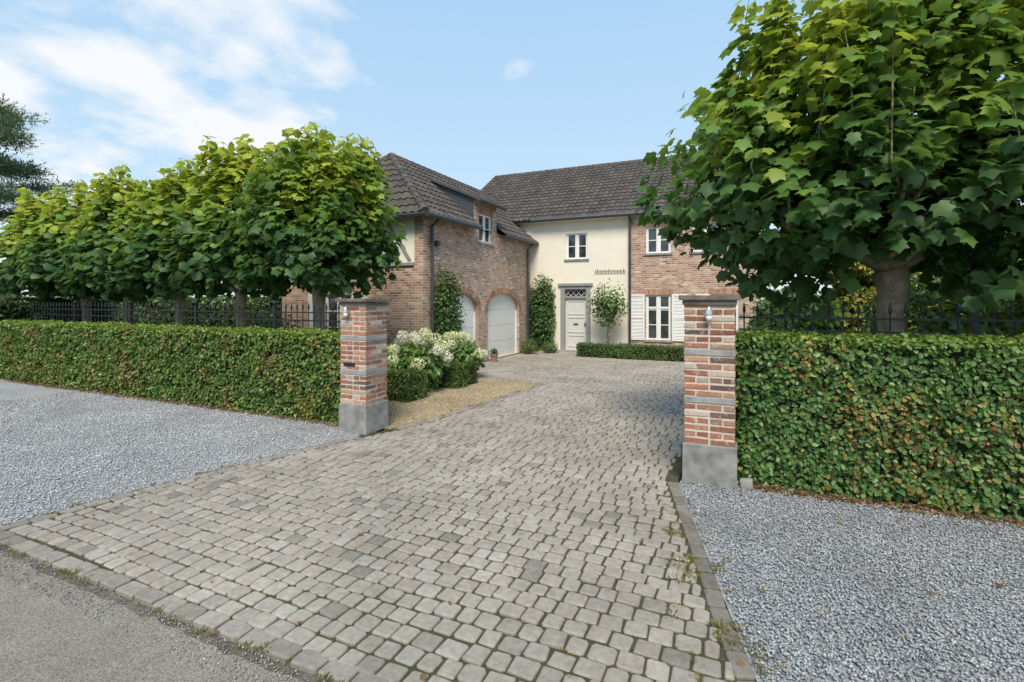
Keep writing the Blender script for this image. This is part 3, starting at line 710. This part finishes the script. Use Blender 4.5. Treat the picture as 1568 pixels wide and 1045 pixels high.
gutter((-7.35,17.86,5.0),(.8,17.86,5.0)); gutter((-7.24,13.45,5.03),(-7.24,15.35,5.03))
for p in (((-7.18,11.2,4.1),(-7.42,11.2,3.9),(-7.42,11.2,0)),((-7.18,17.75,4.1),(-7.42,17.75,3.9),(-7.42,17.75,0)),((-3.6,17.86,5.0),(-3.6,18.07,4.8),(-3.6,18.07,0))):
    bld['zinc'].tube(p,[.045]*3,8)
bld['cream'].add([(-11.1,17.92,4.93),(.7,17.92,4.93),(.7,18.25,4.93),(-11.1,18.25,4.93)],[(0,1,2,3)])
for k,b in bld.items(): b.build({'brick':'brick_walls','cream':'rendered_walls','white':'window_frames_and_shutters','glass':'window_glass','greydoor':'door_surround','doorw':'front_door','gdoor':'garage_doors','zinc':'gutters_and_zinc','slate':'stone_sills','brickgeo':'brick_arches'}[k],M[k],H,HL)
# tiled roofs
def tiles(name,O,U,Sd,Wd,SL_,clip=None,tw=.23,cl=.33):
    O=Vector(O);U=Vector(U).normalized();Sd=Vector(Sd).normalized();Nn=U.cross(Sd)
    if Nn.z<0: Nn=-Nn
    b=B(); nt=int(round(Wd/tw)); ns=6; nr=int(round(SL_/cl)); 
    wave=[.0,.02,.036,.036,.016,.0]
    v=[];f=[];c=[]
    for r in range(nr):
        s0=r*SL_/nr;s1=(r+1)*SL_/nr+.03
        base=len(v)
        tc=[np.array(random.choice([(.095,.083,.075),(.108,.095,.085),(.083,.073,.068),(.122,.106,.092),(.10,.086,.076)]))*random.uniform(.88,1.12) for _ in range(nt+1)]
        for (s,h) in ((s0,-.01),(s0,.045),(s1,.008)):
            for i in range(nt*ns+1):
                u=i*Wd/(nt*ns); hh=h+(wave[i%ns] if h>0 else 0)+mnoise.noise(Vector((u*.8,s*.8,O.x)))*.015
                p=O+U*u+Sd*s+Nn*hh; v.append(tuple(p)); c.append(tuple(tc[i//ns]))
        w=nt*ns+1
        for k in range(2):
            for i in range(nt*ns):
                u=(i+.5)*Wd/(nt*ns); s=(s0+s1)/2
                if clip and not clip(u,s): continue
                f.append((base+k*w+i,base+k*w+i+1,base+(k+1)*w+i+1,base+(k+1)*w+i))
    b.v=v;b.f=f;b.c=c; b.build(name,M['tile'],H,HL,recalc=False)
tiles('main_roof_front',(-11.15,17.9,5.0),(1,0,0),(0,4.6,3.08),11.9,math.hypot(4.6,3.08))
tiles('main_roof_back',(.75,27.1,5.0),(-1,0,0),(0,-4.6,3.08),11.9,math.hypot(4.6,3.08))
tiles('wing_roof_east',(-7.2,10.55,4.15),(0,1,0),(-2.8,0,2.35),10.2,math.hypot(2.8,2.35),lambda u,s:u>s/3.66*2.25-.06 and not(13.6<10.55+u<15.2 and s<2.75))
tiles('wing_roof_west',(-12.8,20.7,4.15),(0,-1,0),(2.8,0,2.35),10.2,math.hypot(2.8,2.35),lambda u,s:(10.2-u)>s/3.66*2.25)
tiles('wing_roof_hip',(-12.8,10.55,4.15),(1,0,0),(0,2.25,2.35),5.6,math.hypot(2.25,2.35),lambda u,s:s/3.25*2.8-.05<u<5.6-s/3.25*2.8+.05)
def ridge(name,p,q,r=.10):
    b=B(); p=Vector(p);q=Vector(q); n=int((q-p).length/.33)
    for i in range(n):
        a=p.lerp(q,i/n);c=p.lerp(q,(i+1.12)/n); g=random.uniform(.08,.13); b.tube([a,c],[r*1.12,r*.92],8,(g,g*.9,g*.82))
    b.build(name,M['tile'],H,HL)
ridge('main_ridge',(-11.15,22.5,8.07),(.75,22.5,8.07)); ridge('wing_ridge',(-10,12.8,6.48),(-10,20.6,6.48))
ridge('hip_ridge_right',(-7.22,10.57,4.2),(-10,12.8,6.5)); ridge('hip_ridge_left',(-12.78,10.57,4.2),(-10,12.8,6.5))
ridge('verge_left',(-11.15,17.9,5.05),(-11.15,22.5,8.1),.07); ridge('verge_right',(.75,17.9,5.05),(.75,22.5,8.1),.07)

# pots
def pot(x,y):
    e=empty('flower_pot',(x,y,0)); b=B(); b.tube([(0,0,0),(0,0,.02),(0,0,.2),(0,0,.2),(0,0,.25),(0,0,.25),(0,0,.2)],[.08,.09,.125,.14,.145,.12,.115],14); b.build('pot',M['terracotta'],e,smooth=False)
    n=260; d=nrm(rng.normal(size=(n,3))+[0,0,.5]); P=d*rng.uniform(.04,.16,(n,1))+[0,0,.28]
    instance('plant',SL,SLF,P,frames(d+rng.normal(size=(n,3))*.4),rng.uniform(.03,.06,n),np.tile((.08,.13,.04),(n,1))*rng.uniform(.6,1.5,(n,1)),M['hleaf'],e)
pot(-7.1,14.2); pot(-7.1,17.5)

# distant house
e=empty('distant_house',(-62,18,0)); b=B(); b.box(-4,4,-3,3,0,4.2); b.add([(-4,-3,4.2),(-4,3,4.2),(-4,0,7)],[(0,1,2)]); b.add([(4,-3,4.2),(4,3,4.2),(4,0,7)],[(0,1,2)]); b.build('walls',M['brick'],e)
b=B(); b.add([(-4.3,-3.4,4),(4.3,-3.4,4),(4.3,0,7.05),(-4.3,0,7.05),(-4.3,3.4,4),(4.3,3.4,4)],[(0,1,2,3),(3,2,5,4)],(.3,.11,.06)); b.build('roof',M['terracotta'],e)
b=B(); b.box(3.99,4.03,-1,0,2,3.4); b.box(-1,0,-3.03,-2.99,2,3.4); b.build('windows',M['white'],e)

# ------------------------------------------------------------ world, sun, camera
w=bpy.data.worlds.new('World'); S.world=w; w.use_nodes=True; nt=w.node_tree; nt.nodes.clear()
out=N(nt,'ShaderNodeOutputWorld'); bg=N(nt,'ShaderNodeBackground'); nt.links.new(bg.outputs[0],out.inputs[0])
sky=N(nt,'ShaderNodeTexSky',sky_type='NISHITA'); sky.sun_disc=False
EL=rad(52); AZ=rad(160)
sky.sun_elevation=EL; sky.sun_rotation=AZ; sky.air_density=1.0; sky.dust_density=.6; sky.ozone_density=1.0
tc=N(nt,'ShaderNodeTexCoord'); sp=N(nt,'ShaderNodeSeparateXYZ'); nt.links.new(tc.outputs['Generated'],sp.inputs[0])
def mth(op,a,b_=None):
    m=N(nt,'ShaderNodeMath',operation=op)
    for s,v in ((m.inputs[0],a),(m.inputs[1],b_)):
        if v is None: continue
        if isinstance(v,(int,float)): s.default_value=v
        else: nt.links.new(v,s)
    return m.outputs[0]
zz=mth('ADD',mth('MAXIMUM',sp.outputs[2],0.0),.18)
cb=N(nt,'ShaderNodeCombineXYZ'); nt.links.new(mth('DIVIDE',sp.outputs[0],zz),cb.inputs[0]); nt.links.new(mth('DIVIDE',sp.outputs[1],zz),cb.inputs[1])
nz=noise_node(nt,2.6,9,.5,cb.outputs[0]); nz.inputs['Distortion'].default_value=.15
vd=N(nt,'ShaderNodeVectorMath',operation='DOT_PRODUCT'); nt.links.new(tc.outputs['Generated'],vd.inputs[0]); vd.inputs[1].default_value=(-.82,.43,.40)
mk=N(nt,'ShaderNodeMapRange'); nt.links.new(vd.outputs['Value'],mk.inputs[0]); mk.inputs[1].default_value=.88; mk.inputs[2].default_value=.995; mk.inputs[3].default_value=-.16; mk.inputs[4].default_value=.07
ss=mth('ADD',nz.outputs[0],mk.outputs[0]); cr=ramp(nt,ss,[(.47,g3(0)),(.62,g3(.92))])
hz=ramp(nt,sp.outputs[2],[(.0,(.70,.79,.86)),(.2,(.53,.72,.88)),(.6,(.37,.61,.88))])
hs=N(nt,'ShaderNodeVectorMath',operation='SCALE'); nt.links.new(hz.outputs[0],hs.inputs[0]); hs.inputs['Scale'].default_value=7.7
c=mix(nt,.84,sky.outputs[0],hs.outputs[0])
c=mix(nt,cr.outputs[0],c,(6.5,6.55,6.65))
nt.links.new(c,bg.inputs[0]); bg.inputs[1].default_value=.15
sd=bpy.data.lights.new('sun','SUN'); sd.energy=4.4; sd.angle=rad(24); sd.color=(1,.895,.745)
so=bpy.data.objects.new('sun',sd); S.collection.objects.link(so)
dirv=Vector((math.sin(AZ)*math.cos(EL),math.cos(AZ)*math.cos(EL),math.sin(EL)))
so.rotation_euler=dirv.to_track_quat('Z','Y').to_euler(); so.location=(0,0,20)
cam=bpy.data.cameras.new('camera'); co=bpy.data.objects.new('camera',cam); S.collection.objects.link(co); S.camera=co
co.location=(0,0,1.95); co.rotation_euler=(rad(90),0,rad(24.5)); cam.sensor_width=36; cam.lens=17.63; cam.shift_y=-.040; cam.clip_end=2000; cam.clip_start=.05
S.view_settings.view_transform='Standard'; S.view_settings.look='None'; S.view_settings.exposure=0
